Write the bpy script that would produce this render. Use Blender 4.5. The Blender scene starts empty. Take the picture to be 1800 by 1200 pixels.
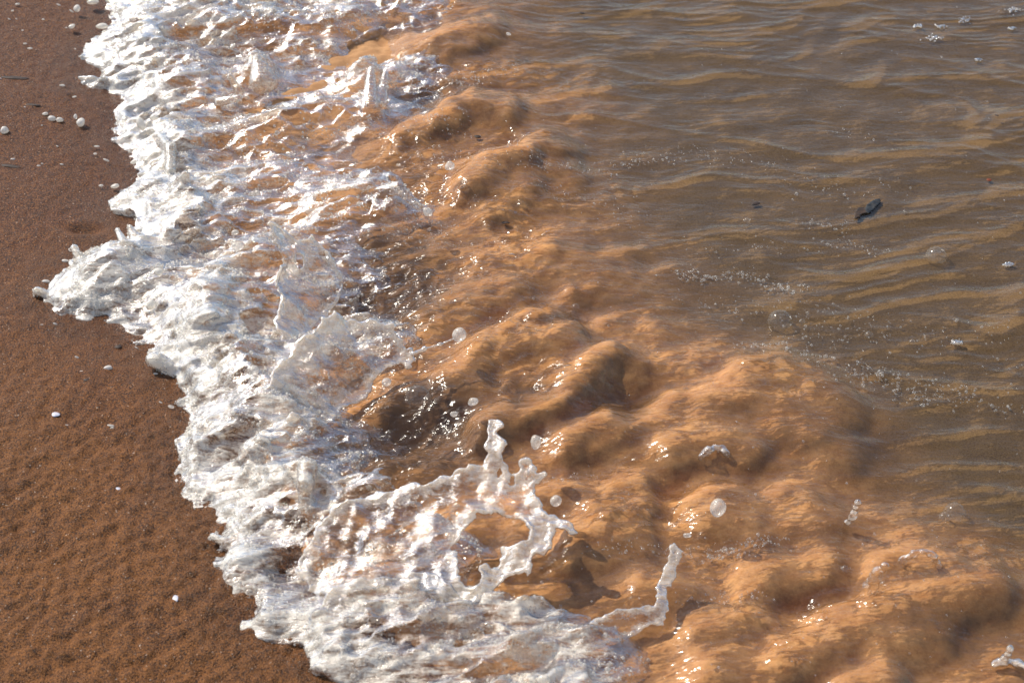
import bpy, math, random
import numpy as np
import openvdb as vdb
from mathutils import Vector, Matrix

random.seed(7)
RNG = np.random.default_rng(7)
scene = bpy.context.scene
COL = scene.collection

# ------------------------------------------------------------------ camera
CAM = np.array([0.0, -1.715, 1.246])
PITCH = math.radians(36.0)
HFOV = math.radians(32.0)
cam_d = bpy.data.cameras.new('camera')
cam = bpy.data.objects.new('camera', cam_d)
COL.objects.link(cam)
cam.location = CAM
cam.rotation_euler = (math.pi / 2 - PITCH, 0, 0)
cam_d.sensor_width = 36
cam_d.lens = 18 / math.tan(HFOV / 2)
cam_d.clip_start, cam_d.clip_end = 0.05, 400
cam_d.dof.use_dof = True
cam_d.dof.focus_distance = 2.2
cam_d.dof.aperture_fstop = 11.0
scene.camera = cam

# ------------------------------------------------------------------ sky and sun
SUN_EL, SUN_AZ = math.radians(44), math.radians(-52)   # azimuth from +y towards +x
world = bpy.data.worlds.new('World')
scene.world = world
world.use_nodes = True
wn = world.node_tree.nodes
sky = wn.new('ShaderNodeTexSky')
sky.sky_type = 'NISHITA'
sky.sun_disc = False
sky.sun_elevation = SUN_EL
sky.sun_rotation = SUN_AZ
sky.dust_density = 1.5
wn['Background'].inputs[1].default_value = 0.13
world.node_tree.links.new(sky.outputs[0], wn['Background'].inputs[0])
sun_d = bpy.data.lights.new('sun', 'SUN')
sun_d.energy = 4.0
sun_d.angle = math.radians(0.5)
sun_d.color = (1.0, 0.92, 0.80)
sun = bpy.data.objects.new('sun', sun_d)
COL.objects.link(sun)
sun_dir = Vector((math.sin(SUN_AZ) * math.cos(SUN_EL), math.cos(SUN_AZ) * math.cos(SUN_EL), math.sin(SUN_EL)))
sun.rotation_euler = sun_dir.to_track_quat('Z', 'Y').to_euler()
vs = scene.view_settings
vs.view_transform = 'Standard'
vs.look = 'None'
vs.exposure = 0.36
vs.gamma = 1.0
scene.cycles.use_denoising = True
scene.cycles.transparent_max_bounces = 16
scene.cycles.max_bounces = 5
scene.cycles.sample_clamp_indirect = 8.0

# ------------------------------------------------------------------ photo coordinates <-> ground
CP, SP = math.cos(PITCH), math.sin(PITCH)
FPX = 900 / math.tan(HFOV / 2)            # focal length in photo pixels (1800 wide)


def G(u, v, z=0.0):
    """point at height z that the photo shows at (u, v)"""
    a = (np.asarray(u, float) - 900) / FPX
    b = (600 - np.asarray(v, float)) / FPX
    dx, dy, dz = a, CP + b * SP, -SP + b * CP
    t = (z - CAM[2]) / dz
    return np.stack([CAM[0] + t * dx, CAM[1] + t * dy, np.zeros_like(t) + z], -1)


def UV(x, y, z=0.0):
    px, py, pz = x - CAM[0], y - CAM[1], z - CAM[2]
    w = py * CP - pz * SP
    return 900 + FPX * px / w, 600 - FPX * (py * SP + pz * CP) / w


# ------------------------------------------------------------------ noise helpers
PERM = RNG.permutation(256).astype(np.int32)
GANG = RNG.random(256) * 2 * np.pi
GX, GY = np.cos(GANG).astype(np.float32), np.sin(GANG).astype(np.float32)


def gn(x, y, seed=0):
    """2D gradient noise, about -1..1"""
    x = np.asarray(x, np.float32) + np.float32(seed * 17.31)
    y = np.asarray(y, np.float32) + np.float32(seed * 5.77)
    xi, yi = np.floor(x).astype(np.int32), np.floor(y).astype(np.int32)
    fx, fy = x - xi, y - yi
    u = fx * fx * fx * (fx * (fx * 6 - 15) + 10)
    v = fy * fy * fy * (fy * (fy * 6 - 15) + 10)

    def g(i, j):
        h = PERM[(PERM[(xi + i) & 255] + yi + j) & 255]
        return GX[h] * (fx - i) + GY[h] * (fy - j)
    a = g(0, 0) * (1 - u) + g(1, 0) * u
    b = g(0, 1) * (1 - u) + g(1, 1) * u
    return (a * (1 - v) + b * v) * 1.5


def fbm(x, y, octs=4, seed=0, gain=0.5):
    s, a = 0, 1.0
    for o in range(octs):
        s = s + a * gn(x * 2 ** o, y * 2 ** o, seed + o * 3)
        a *= gain
    return s


RX, RY = RNG.random(65536).astype(np.float32), RNG.random(65536).astype(np.float32)


def worley(x, y, seed=0):
    """distance to the nearest jittered cell centre"""
    x = np.asarray(x, np.float32) + seed * 31.7
    y = np.asarray(y, np.float32) + seed * 13.3
    xi, yi = np.floor(x).astype(np.int32), np.floor(y).astype(np.int32)
    best = np.full(x.shape, 9.0, np.float32)
    for i in (-1, 0, 1):
        for j in (-1, 0, 1):
            h = (PERM[(xi + i) & 255] * 256 + PERM[(yi + j + 57) & 255]) & 65535
            h = (h * 7919 + (xi + i) * 31 + (yi + j) * 101) & 65535
            d = (xi + i + RX[h] - x) ** 2 + (yi + j + RY[h] - y) ** 2
            np.minimum(best, d, out=best)
    return np.sqrt(best)


def sstep(a, b, x):
    t = np.clip((x - a) / (b - a), 0, 1)
    return t * t * (3 - 2 * t)


def blur(f, sig):
    ny, nx = f.shape
    p = int(sig * 3) + 1
    g = np.pad(f, p, mode='edge')
    ky = np.fft.fftfreq(g.shape[0])[:, None]
    kx = np.fft.rfftfreq(g.shape[1])[None, :]
    h = np.exp(-2 * (np.pi * sig) ** 2 * (kx ** 2 + ky ** 2))
    return np.fft.irfft2(np.fft.rfft2(g) * h, s=g.shape)[p:p + ny, p:p + nx].astype(np.float32)


def seg_dist(px, py, pts, closed=False):
    """distance to a polyline and the parameter (0..1) along it"""
    pts = [np.asarray(p, np.float32) for p in pts]
    if closed:
        pts = pts + [pts[0]]
    best = np.full(px.shape, 1e9, np.float32)
    n = len(pts) - 1
    par = np.zeros(px.shape, np.float32)
    for k in range(n):
        a, b = pts[k], pts[k + 1]
        d = b - a
        L = max(float(d @ d), 1e-12)
        t = np.clip(((px - a[0]) * d[0] + (py - a[1]) * d[1]) / L, 0, 1)
        q = (px - a[0] - t * d[0]) ** 2 + (py - a[1] - t * d[1]) ** 2
        m = q < best
        best[m] = q[m]
        par[m] = (k + t[m]) / n
    return np.sqrt(best), par


def inside(px, py, pts):
    r = np.zeros(px.shape, bool)
    n = len(pts)
    for k in range(n):
        x1, y1 = pts[k]
        x2, y2 = pts[(k + 1) % n]
        if y1 == y2:
            continue
        c = ((y1 > py) != (y2 > py)) & (px < (x2 - x1) * (py - y1) / (y2 - y1) + x1)
        r ^= c
    return r


def smooth_line(pts, n=6):
    """Catmull-Rom through the points"""
    p = [np.asarray(q, float) for q in pts]
    p = [2 * p[0] - p[1]] + p + [2 * p[-1] - p[-2]]
    out = []
    for k in range(1, len(p) - 2):
        for i in range(n):
            t = i / n
            out.append(0.5 * (2 * p[k] + (p[k + 1] - p[k - 1]) * t + (2 * p[k - 1] - 5 * p[k] + 4 * p[k + 1] - p[k + 2]) * t ** 2
                              + (3 * p[k] - p[k - 1] - 3 * p[k + 1] + p[k + 2]) * t ** 3))
    out.append(p[-2])
    return out


def blobs(U, V, lst):
    """sum of soft ellipses (u, v, ru, rv, angle in degrees, amount) over photo coordinates of the ground"""
    s = np.zeros(U.shape, np.float32)
    for (u, v, ru, rv, an, am) in lst:
        c, sn = math.cos(math.radians(an)), math.sin(math.radians(an))
        du, dv = U - u, -(V - v)
        e = ((du * c + dv * sn) / ru) ** 2 + ((-du * sn + dv * c) / rv) ** 2
        s += am * np.exp(-e)
    return s


def ridge(U, V, lst):
    """max of rounded ridges ([(u, v)...], radius, amount)"""
    s = np.zeros(U.shape, np.float32)
    for (pts, r, am) in lst:
        d, _ = seg_dist(U, V, pts)
        np.maximum(s, am * np.sqrt(np.clip(1 - (d / r) ** 2, 0, 1)), out=s)
    return s


# ------------------------------------------------------------------ layout of the shore, in photo coordinates
EDGE = [(150, -420), (165, -200), (188, -60), (195, 0), (205, 30), (182, 58), (158, 78), (150, 95), (180, 105), (190, 122), (186, 132), (148, 136),
        (172, 150), (218, 153), (225, 165), (200, 185), (205, 212), (212, 232), (206, 240), (235, 252), (236, 272), (255, 290), (246, 312), (208, 338),
        (196, 355), (212, 366), (246, 374), (252, 388), (238, 410), (226, 428), (190, 436), (152, 448), (134, 462), (122, 485),
        (98, 506), (86, 520), (92, 536), (118, 546), (150, 555), (186, 549), (196, 558), (215, 577), (245, 592), (282, 597), (272, 612),
        (284, 640), (304, 650), (326, 666), (336, 690), (326, 700), (342, 716), (349, 735), (330, 752), (320, 768), (326, 800), (320, 830),
        (318, 858), (330, 868), (350, 868), (352, 880), (370, 878), (386, 908), (384, 930), (394, 958), (392, 978), (388, 1002), (396, 1030),
        (420, 1044), (444, 1050), (447, 1066), (440, 1094), (465, 1109), (500, 1114), (528, 1116), (545, 1132), (562, 1160), (600, 1178),
        (640, 1200), (680, 1260), (720, 1400), (760, 1700)]
EDGE_W = [tuple(p[:2]) for p in G([e[0] for e in EDGE], [e[1] for e in EDGE], 0.006)]
WPOLY = EDGE_W + [(6, EDGE_W[-1][1]), (6, EDGE_W[0][1])]     # water side
RIGHT_V = [-400, 0, 60, 120, 160, 200, 260, 320, 370, 420, 480, 540, 600, 650, 700, 760, 820, 870, 900, 960, 1020, 1060, 1100, 1140, 1200, 1500]
RIGHT_U = [640, 690, 720, 740, 700, 680, 620, 660, 730, 640, 615, 630, 690, 680, 630, 590, 570, 600, 700, 740, 780, 830, 1000, 1040, 1050, 1100]

# white foam is thin or missing here: brown water shows
TAN = [(345, 105, 45, 22, 10, .45), (560, 185, 80, 30, 10, .6), (520, 232, 90, 26, 5, .75), (610, 225, 60, 25, 10, .7), (440, 290, 50, 14, 0, .4),
       (625, 95, 50, 28, 20, .55), (570, 285, 70, 20, 5, .7), (640, 355, 55, 22, 0, .55), (665, 255, 60, 40, 0, .8), (470, 495, 36, 45, 70, .75),
       (505, 455, 40, 36, 0, .45), (330, 690, 26, 24, 0, .5), (425, 690, 55, 45, 40, .6), (395, 745, 40, 25, 10, .4), (570, 640, 60, 30, 30, .3),
       (720, 800, 130, 70, 10, 1.0), (590, 790, 60, 35, 10, .7), (480, 880, 45, 22, 5, .65), (500, 960, 65, 26, 15, .6), (560, 1005, 80, 24, 15, .5),
       (650, 1092, 130, 14, 8, .75), (690, 960, 110, 45, 10, .7), (500, 1050, 60, 20, 20, .6), (480, 1085, 30, 14, 0, .3), (660, 900, 50, 30, 0, .5),
       (540, 420, 60, 30, 0, .4), (480, 330, 60, 16, 5, .5), (620, 420, 80, 40, 0, .7), (420, 160, 40, 20, 0, .2), (300, 700, 10, 10, 0, .2),
       (680, 30, 60, 40, 0, .8), (700, 170, 50, 30, 0, .7), (380, 540, 60, 22, 0, .3), (250, 500, 60, 18, 20, .15), (440, 1000, 40, 20, 0, .3), (470, 930, 70, 34, 15, .45), (570, 1095, 120, 22, 10, .5), (730, 1112, 150, 22, 8, .6), (860, 1150, 130, 22, 8, .55), (500, 1015, 60, 24, 15, .45),
       (400, 620, 60, 22, 15, .4), (300, 560, 40, 16, 0, .25), (430, 780, 60, 20, 15, .4), (380, 850, 40, 22, 10, .35), (330, 400, 50, 20, 5, .3), (400, 380, 60, 20, 5, .4), (380, 230, 70, 22, 5, .35), (300, 130, 40, 20, 0, .3), (480, 40, 60, 18, 10, .4), (560, 110, 50, 20, 10, .4)]
# extra height of the churned front (metres)
LUMP = [(455, 95, 26, 34, 70, .030), (640, 130, 34, 34, 0, .022), (650, 190, 26, 20, 0, .016), (430, 70, 60, 18, 0, -.016), (430, 165, 50, 18, 0, -.012),
        (320, 250, 40, 25, -30, .010), (260, 350, 60, 22, 10, .014), (325, 330, 16, 30, 80, .022), (690, 350, 44, 24, -20, .022), (610, 345, 50, 22, 0, .018),
        (560, 360, 30, 16, 0, .010), (190, 470, 70, 30, 10, .018), (270, 440, 60, 18, 10, .014), (390, 500, 50, 30, 30, .018), (260, 545, 30, 20, 0, -.008),
        (450, 440, 40, 30, 0, .014), (345, 770, 24, 70, -85, .012), (350, 640, 40, 20, -10, .010), (440, 800, 60, 20, 20, .016), (535, 850, 14, 40, 85, .030),
        (540, 830, 22, 16, 0, .014), (480, 700, 40, 60, 60, .018), (560, 620, 80, 40, 20, .016), (520, 760, 80, 28, 20, .016), (430, 960, 60, 22, 10, .006),
        (560, 950, 30, 50, 60, .018), (640, 895, 70, 20, 20, .020), (720, 1030, 60, 16, 0, .022), (600, 1030, 50, 20, 10, .014), (560, 1070, 30, 30, 60, .012),
        (780, 1075, 90, 16, 10, .012), (940, 1115, 110, 18, 12, .016), (1090, 1085, 60, 14, 20, .016), (700, 1140, 160, 20, 5, .012), (580, 1130, 50, 20, 30, .008),
        (480, 200, 60, 30, 20, .010), (250, 60, 50, 30, 0, .010), (350, 30, 60, 30, 0, .010), (600, 20, 60, 20, 30, .014), (590, 180, 40, 20, 0, .010),
        (660, 500, 60, 25, 0, -.014), (700, 760, 90, 30, 10, -.014), (460, 190, 60, 14, 0, -.006), (560, 520, 50, 50, 0, -.014), (640, 640, 60, 40, 0, -.016), (600, 690, 60, 30, 20, -.008), (640, 470, 50, 50, 0, -.012)]

SED_V = [-400, 0, 80, 150, 220, 280, 350, 450, 560, 620, 680, 740, 820, 900, 940, 1000, 1080, 1200, 1500]
SED_U = [860, 930, 950, 1010, 1050, 1070, 1080, 1150, 1250, 1400, 1490, 1540, 1560, 1640, 1760, 1840, 1900, 1960, 2050]

BILLOW = [([(845, 750), (960, 705), (1030, 655), (1075, 617)], 34, .026), ([(1085, 612), (1120, 640)], 26, .012),
          ([(800, 670), (860, 610), (940, 575), (1000, 585)], 46, .024), ([(850, 690), (930, 660), (980, 640)], 36, .016),
          ([(740, 560), (840, 520), (900, 500)], 38, .012), ([(1010, 470), (1090, 440)], 40, .010), ([(860, 460), (960, 440)], 40, .010),
          ([(1310, 645), (1380, 630), (1450, 655), (1490, 700)], 44, .024), ([(1240, 700), (1330, 680)], 44, .018), ([(1380, 715), (1440, 730)], 50, .020),
          ([(1180, 770), (1260, 750), (1320, 760)], 44, .016), ([(1000, 770), (1100, 730), (1180, 700)], 40, .018), ([(1450, 760), (1500, 770)], 40, .012),
          ([(770, 200), (830, 170), (900, 185)], 28, .020), ([(740, 210), (700, 230)], 24, .012), ([(820, 320), (880, 285), (950, 242), (1000, 250)], 30, .026),
          ([(980, 270), (1010, 290)], 30, .012), ([(720, 80), (800, 55), (860, 30)], 34, .018), ([(860, 350), (930, 305)], 34, .014),
          ([(1060, 890), (1120, 860)], 50, .016), ([(1250, 870), (1320, 900)], 56, .014), ([(1390, 870), (1450, 900)], 50, .012), ([(1010, 950), (1120, 930)], 46, .014),
          ([(1330, 1000), (1450, 985)], 50, .012), ([(1560, 990), (1680, 985)], 50, .016), ([(1480, 1075), (1600, 1050), (1740, 1010)], 56, .018),
          ([(1230, 1090), (1330, 1070)], 46, .014), ([(1390, 1140), (1460, 1120)], 50, .018), ([(1250, 1160), (1340, 1180)], 50, .014), ([(1560, 1120), (1640, 1090)], 50, .016),
          ([(1500, 1190), (1560, 1185)], 44, .020), ([(1130, 1010), (1220, 1040)], 40, .010), ([(930, 870), (1000, 850)], 36, .010), ([(860, 960), (900, 940)], 30, .010),
          ([(700, 700), (760, 690)], 34, .010), ([(640, 820), (760, 830)], 40, .010), ([(690, 620), (720, 610)], 24, .004)]

# ------------------------------------------------------------------ 2D fields on a working raster
FA = math.radians(22)                       # direction in which the surge runs (seawards +)
CA, SA = math.cos(FA), math.sin(FA)
X0, X1, Y0, Y1, DR = -1.10, 1.10, -0.82, 1.32, 0.0025
rx = np.arange(X0, X1, DR, dtype=np.float32)
ry = np.arange(Y0, Y1, DR, dtype=np.float32)
XX, YY = np.meshgrid(rx, ry)
UU, VV = UV(XX, YY, 0.0)
AA, BB = XX * CA + YY * SA, -XX * SA + YY * CA      # along the surge, along the shore


def samp(f, x, y):
    """bilinear look-up in a raster field"""
    gx = np.clip((x - X0) / DR, 0, len(rx) - 1.001)
    gy = np.clip((y - Y0) / DR, 0, len(ry) - 1.001)
    i, j = gx.astype(np.int32), gy.astype(np.int32)
    a, b = (gx - i).astype(np.float32), (gy - j).astype(np.float32)
    return (f[j, i] * (1 - a) + f[j, i + 1] * a) * (1 - b) + (f[j + 1, i] * (1 - a) + f[j + 1, i + 1] * a) * b


d_edge, _ = seg_dist(XX, YY, EDGE_W)
S = np.where(inside(XX, YY, WPOLY), d_edge, -d_edge).astype(np.float32)     # metres seawards of the foam's edge
S_lin = blur(S, 24)
wu = 26 * gn(XX * 9, YY * 9, 41) + 14 * gn(XX * 22, YY * 22, 42)
F_right = np.interp(VV, RIGHT_V, RIGHT_U).astype(np.float32)
FOAM = sstep(80, -60, UU + wu - F_right)                                   # 1 inside the foam belt
FOAMG = sstep(170, -20, UU + 1.3 * wu - F_right)                              # reach of the churned geometry
sed_r = np.interp(VV, SED_V, SED_U).astype(np.float32)
ws = 40 * fbm(XX * 6, YY * 6, 3, 51)
CONC = sstep(170, -210, UU + 1.4 * ws - sed_r)

# sand: slopes down to the water, pitted, with a lip where the swash has cut it
sand_lin = -0.045 * np.clip(AA + 0.42, -2, 2) + 0.002
pit_zone = sstep(560, 900, VV + 90 * gn(XX * 7, YY * 7, 9))
wx, wy = XX + 0.006 * gn(XX * 60, YY * 60, 3), YY + 0.006 * gn(XX * 60, YY * 60, 4)
w1 = worley(wx / 0.0155 * 1.0, wy / 0.021, 1)
w2 = worley(wx / 0.009, wy / 0.012, 2)
SAND = sand_lin + 0.004 * fbm(XX * 4, YY * 4, 3, 11)
SAND += (0.30 + 0.70 * pit_zone) * (0.0062 * (0.5 - w1) + 0.0034 * (0.5 - w2)) + 0.0012 * gn(XX * 130, YY * 130, 12) * (.5 + pit_zone)
crater = blobs(UU, VV, [(150, 408, 30, 9, 0, 1.0)])
SAND += 0.006 * blobs(UU, VV, [(148, 412, 52, 20, 0, 1.0)]) - 0.014 * crater
SAND += 0.004 * blobs(UU, VV, [(150, 182, 60, 10, -14, 1.0)]) - 0.006 * blobs(UU, VV, [(132, 172, 14, 5, -20, 1.0), (190, 190, 50, 5, -14, .5)])
SAND -= 0.05 * sstep(0.03, 0.25, S)
SAND = SAND.astype(np.float32)

# churned sand in the water: billowing lumps, softer and lower towards the clear water
px, py = AA + 0.02 * fbm(XX * 9, YY * 9, 3, 21), BB + 0.02 * fbm(XX * 9, YY * 9, 3, 24)
dome = lambda s, st, sd: 1 - np.clip(worley(px / (s * st), py / s, sd), 0, 1) ** 2
puff = 0.46 * dome(.080, 1.5, 3) + 0.30 * dome(.036, 1.25, 4) + 0.22 * dome(.019, 1.15, 5) + 0.14 * dome(.010, 1.1, 6)
UB = UU + 10 * gn(XX * 18, YY * 18, 61) + 5 * gn(XX * 45, YY * 45, 62)
VB = VV + 10 * gn(XX * 18, YY * 18, 63) + 5 * gn(XX * 45, YY * 45, 64)
UUz, VVz = UV(XX, YY, 0.022)
bil = blur(ridge(UUz + UB - UU, VVz + VB - VV, BILLOW), 1.6)
rough = sstep(1500, 900, UU) * 0.5 + 0.5
MURK_SHADE = np.clip(blobs(UUz + 2 * (UB - UU), VVz + 2 * (VB - VV), [(690, 480, 110, 66, 0, 1.3), (700, 770, 140, 60, 10, 1.4), (640, 560, 90, 40, 0, .6), (620, 410, 70, 36, 0, .8), (750, 145, 60, 24, 15, .9), (690, 300, 60, 40, 10, .5), (740, 690, 60, 40, 0, .8),
                (580, 800, 60, 40, 0, .6), (880, 940, 50, 26, 0, .4), (1130, 690, 44, 26, 30, .7), (1390, 760, 60, 24, 10, .5), (930, 690, 50, 20, 25, .5), (1540, 760, 60, 40, 0, .5), (1700, 1090, 110, 40, 0, .5), (990, 540, 60, 14, 25, .5), (1100, 520, 40, 30, 30, .4)]), 0, 1)  # dark churned water, plus shade painted beside splashes and under billows
SED = -0.010 + CONC * (0.003 + 0.023 * rough * (puff - 0.35) + 0.92 * bil) + 0.0020 * fbm(XX * 14, YY * 14, 3, 31)
SED -= 0.012 * FOAM * CONC + 0.03 * sstep(0.10, 0.0, S)
SED += CONC * blobs(UUz, VVz, [(660, 515, 70, 30, 0, -.020), (700, 745, 90, 34, 10, -.022), (745, 150, 40, 20, 20, -.012), (1120, 690, 40, 30, 30, -.016),
                               (1010, 545, 60, 14, 25, -.010), (940, 700, 50, 20, 25, -.010), (1180, 840, 120, 16, 8, -.010), (1450, 1030, 160, 14, 8, -.010),
                               (1100, 1120, 120, 14, 20, -.008), (870, 950, 50, 24, 10, -.010), (1700, 1100, 120, 40, 10, -.006)])
SED = np.maximum(.45 * SED + .55 * blur(SED, 1.6), -0.05).astype(np.float32)

# clear water film
fx, fy = XX + 0.05 * fbm(XX * 3, YY * 3, 2, 71), YY + 0.035 * fbm(XX * 3.2, YY * 3.2, 3, 74)
rid = lambda a, b, sd, k: np.clip(1 - np.abs(gn(a, b, sd)), 0, 1) ** k
calm = 1 - 0.45 * CONC
lead = rid(fx * 2.2 + fy * 0.7, fy * 7.5 - fx * 0.6, 81, 2.6)
fy2 = fy - 0.010 * lead
WAVE = 0.0085 * rid(fx * 2.2 + fy2 * 0.7, fy2 * 7.5 - fx * 0.6, 81, 2.6)
lead = rid(fx * 4.5, fy * 15 - fx * 1.2, 82, 2.0)
fy2 = fy - 0.004 * lead
WAVE += 0.0058 * rid(fx * 4.5, fy2 * 15 - fx * 1.2, 82, 2.2)
train = sstep(0.05, 0.5, gn(XX * 4, YY * 7, 88))
WAVE += 0.0021 * rid(fx * 11 + 3 * fy, fy * 38 - fx * 5, 83, 1.6) + 0.0007 * train * np.sin(2 * np.pi * (fy * 62 - fx * 9 + 1.2 * gn(XX * 8, YY * 8, 89)))
WAVE += 0.0004 * gn(fx * 40, fy * 90, 84)
WAVE += 0.0014 * rid(fx * 7 - 2 * fy, fy * 24 + fx * 2, 85, 6) + 0.0008 * rid(fx * 16 + 5 * fy, fy * 46 + fx * 7, 86, 4) * sstep(-.3, .3, gn(XX * 5, YY * 5, 87))
WAVE = (WAVE - 0.0085) * calm * (.55 + .40 * sstep(-.5, .5, gn(XX * 2.6, YY * 3.4, 99)))
top = np.maximum(SED, -0.009)
soft = np.maximum(blur(top, 4.0), blur(top, 1.2) - 0.001)
churn = sstep(900, 650, UU + 80 * gn(XX * 6, YY * 6, 91)) * sstep(330, 520, VV)
FILM = soft + 0.004 * CONC + (1 - CONC) * 0.002 + WAVE
patch = sstep(.1, .65, gn(XX * 8, YY * 8, 95) + .5 * gn(XX * 22, YY * 22, 98))
FILM += (0.30 * CONC + churn) * (0.004 * fbm(px * 30, py * 55, 3, 93))
FILM = (blur(np.maximum(FILM, SED + 0.0025), 1.3) + 0.6 * (WAVE - blur(WAVE, 1.3))).astype(np.float32)
FILM += (np.clip(CONC * patch + churn, 0, 1) * (0.0048 * gn(px * 50, py * 70, 96) + .0024 * gn(px * 105, py * 140, 97))).astype(np.float32)
FILM = np.maximum(FILM + .001, SED + .0028 + (np.clip(CONC * patch + churn, 0, 1) * (0.0024 * gn(px * 60, py * 85, 196) + .0014 * gn(px * 120, py * 150, 197))).astype(np.float32))

# foam belt height over the sand (for the volume) and its whiteness
UF, VF = UV(XX, YY, 0.030)
prof = 0.011 * sstep(-0.004, 0.014, S) + 0.013 * sstep(0.01, 0.08, S)
FH = (prof + blobs(UF + UB - UU, VF + VB - VV, LUMP)).astype(np.float32)
FH = np.where(S > -0.02, FH, -0.05)
WHITE = 1.0 - 0.30 * sstep(0.05, 0.2, S) - 1.35 * blobs(UF + 1.6 * (UB - UU), VF + 1.6 * (VB - VV), TAN)
WHITE = np.clip(WHITE, -0.5, 1).astype(np.float32)


# ------------------------------------------------------------------ mesh helpers
def mesh_from(name, verts, faces, mat=None, smooth=True, attrs=None):
    verts = np.ascontiguousarray(verts, np.float32)
    faces = np.ascontiguousarray(faces, np.int32)
    me = bpy.data.meshes.new(name)
    k = faces.shape[1]
    me.vertices.add(len(verts))
    me.vertices.foreach_set('co', verts.ravel())
    me.loops.add(faces.size)
    me.loops.foreach_set('vertex_index', faces.ravel())
    me.polygons.add(len(faces))
    me.polygons.foreach_set('loop_start', np.arange(0, faces.size, k, dtype=np.int32))
    if smooth:
        me.polygons.foreach_set('use_smooth', np.ones(len(faces), bool))
    for nm, arr in (attrs or {}).items():
        a = me.attributes.new(nm, 'FLOAT', 'POINT')
        a.data.foreach_set('value', np.ascontiguousarray(arr, np.float32))
    me.update(calc_edges=True)
    if mat:
        me.materials.append(mat)
    return me


def obj(name, me, parent=None, label=None, cat=None, group=None, kind=None, loc=None):
    o = bpy.data.objects.new(name, me)
    COL.objects.link(o)
    if loc is not None:
        o.location = loc
    if parent is not None:
        o.parent = parent
    for k, v in (('label', label), ('category', cat), ('group', group), ('kind', kind)):
        if v:
            o[k] = v
    return o


def axis(lo, hi, step, far_lo=None, far_hi=None):
    """even steps between lo and hi, then growing steps out to the far ends"""
    c = list(np.arange(lo, hi + 1e-6, step))
    for far, sgn in ((far_hi, 1), (far_lo, -1)):
        if far is None:
            continue
        s, e = step, c[-1] if sgn > 0 else c[0]
        while (e < far) if sgn > 0 else (e > far):
            s *= 1.25
            e += sgn * s
            c.append(e) if sgn > 0 else c.insert(0, e)
    return np.array(c, np.float32)


def grid_faces(nx, ny, keep=None):
    i = np.arange(nx * ny, dtype=np.int32).reshape(ny, nx)
    f = np.stack([i[:-1, :-1], i[:-1, 1:], i[1:, 1:], i[1:, :-1]], -1)
    if keep is not None:
        f = f[keep[:-1, :-1] | keep[:-1, 1:] | keep[1:, 1:] | keep[1:, :-1]]
    return f.reshape(-1, 4)


def compact(v, f, attrs):
    used = np.zeros(len(v), bool)
    used[f] = True
    idx = np.cumsum(used) - 1
    return v[used], idx[f], {k: a[used] for k, a in attrs.items()}


def vdb_mesh(dens, origin, step):
    """iso-surface (0) of a 'positive inside' array"""
    g = vdb.FloatGrid(background=1.0)
    g.copyFromArray(np.ascontiguousarray(-dens, np.float32), tolerance=0.0)
    p, q = g.convertToQuads(0.0)
    return p * step + np.asarray(origin, np.float32), q[:, ::-1]


# ------------------------------------------------------------------ node helpers
def new_mat(name):
    m = bpy.data.materials.new(name)
    m.use_nodes = True
    m.node_tree.nodes.clear()
    return m, m.node_tree.nodes, m.node_tree.links


class N:
    def __init__(s, name):
        s.m, s.n, s.l = new_mat(name)
        s.out = s.n.new('ShaderNodeOutputMaterial')

    def node(s, t, ins=None, **kw):
        n = s.n.new(t)
        for k, v in kw.items():
            setattr(n, k, v)
        for k, v in (ins or {}).items():
            s.set(n.inputs[k], v)
        return n

    def set(s, sock, v):
        if isinstance(v, bpy.types.NodeSocket):
            s.l.new(v, sock)
        else:
            sock.default_value = v

    def pos(s, scale=(1, 1, 1), rot=0.0):
        g = s.node('ShaderNodeNewGeometry')
        mp = s.node('ShaderNodeMapping', {'Vector': g.outputs['Position'], 'Scale': scale, 'Rotation': (0, 0, rot)})
        return mp.outputs[0]

    def noise(s, vec, scale, detail=3, rough=0.55, dist=0.0):
        return s.node('ShaderNodeTexNoise', {'Vector': vec, 'Scale': scale, 'Detail': detail, 'Roughness': rough, 'Distortion': dist}).outputs[0]

    def math(s, op, a, b=0.0, clamp=False):
        n = s.node('ShaderNodeMath', operation=op, use_clamp=clamp)
        s.set(n.inputs[0], a)
        s.set(n.inputs[1], b)
        return n.outputs[0]

    def rng(s, v, a, b, c=0.0, d=1.0):
        return s.node('ShaderNodeMapRange', {'Value': v, 'From Min': a, 'From Max': b, 'To Min': c, 'To Max': d}).outputs[0]

    def mix(s, f, a, b):
        n = s.node('ShaderNodeMix', data_type='RGBA')
        s.set(n.inputs[0], f)
        s.set(n.inputs[6], a)
        s.set(n.inputs[7], b)
        return n.outputs[2]

    def attr(s, name):
        return s.node('ShaderNodeAttribute', attribute_name=name).outputs['Fac']

    def bump(s, h, strength, dist, normal=None):
        n = s.node('ShaderNodeBump', {'Height': h, 'Strength': strength, 'Distance': dist})
        if normal is not None:
            s.set(n.inputs['Normal'], normal)
        return n.outputs[0]

    def mixsh(s, f, a, b):
        n = s.node('ShaderNodeMixShader')
        s.set(n.inputs[0], f)
        s.l.new(a, n.inputs[1])
        s.l.new(b, n.inputs[2])
        return n.outputs[0]

    def done(s, sh):
        s.l.new(sh, s.out.inputs['Surface'])
        return s.m


def col(r, g, b):
    f = lambda c: c / 12.92 if c <= .04045 else ((c + .055) / 1.055) ** 2.4
    return (f(r / 255), f(g / 255), f(b / 255), 1)


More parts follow.
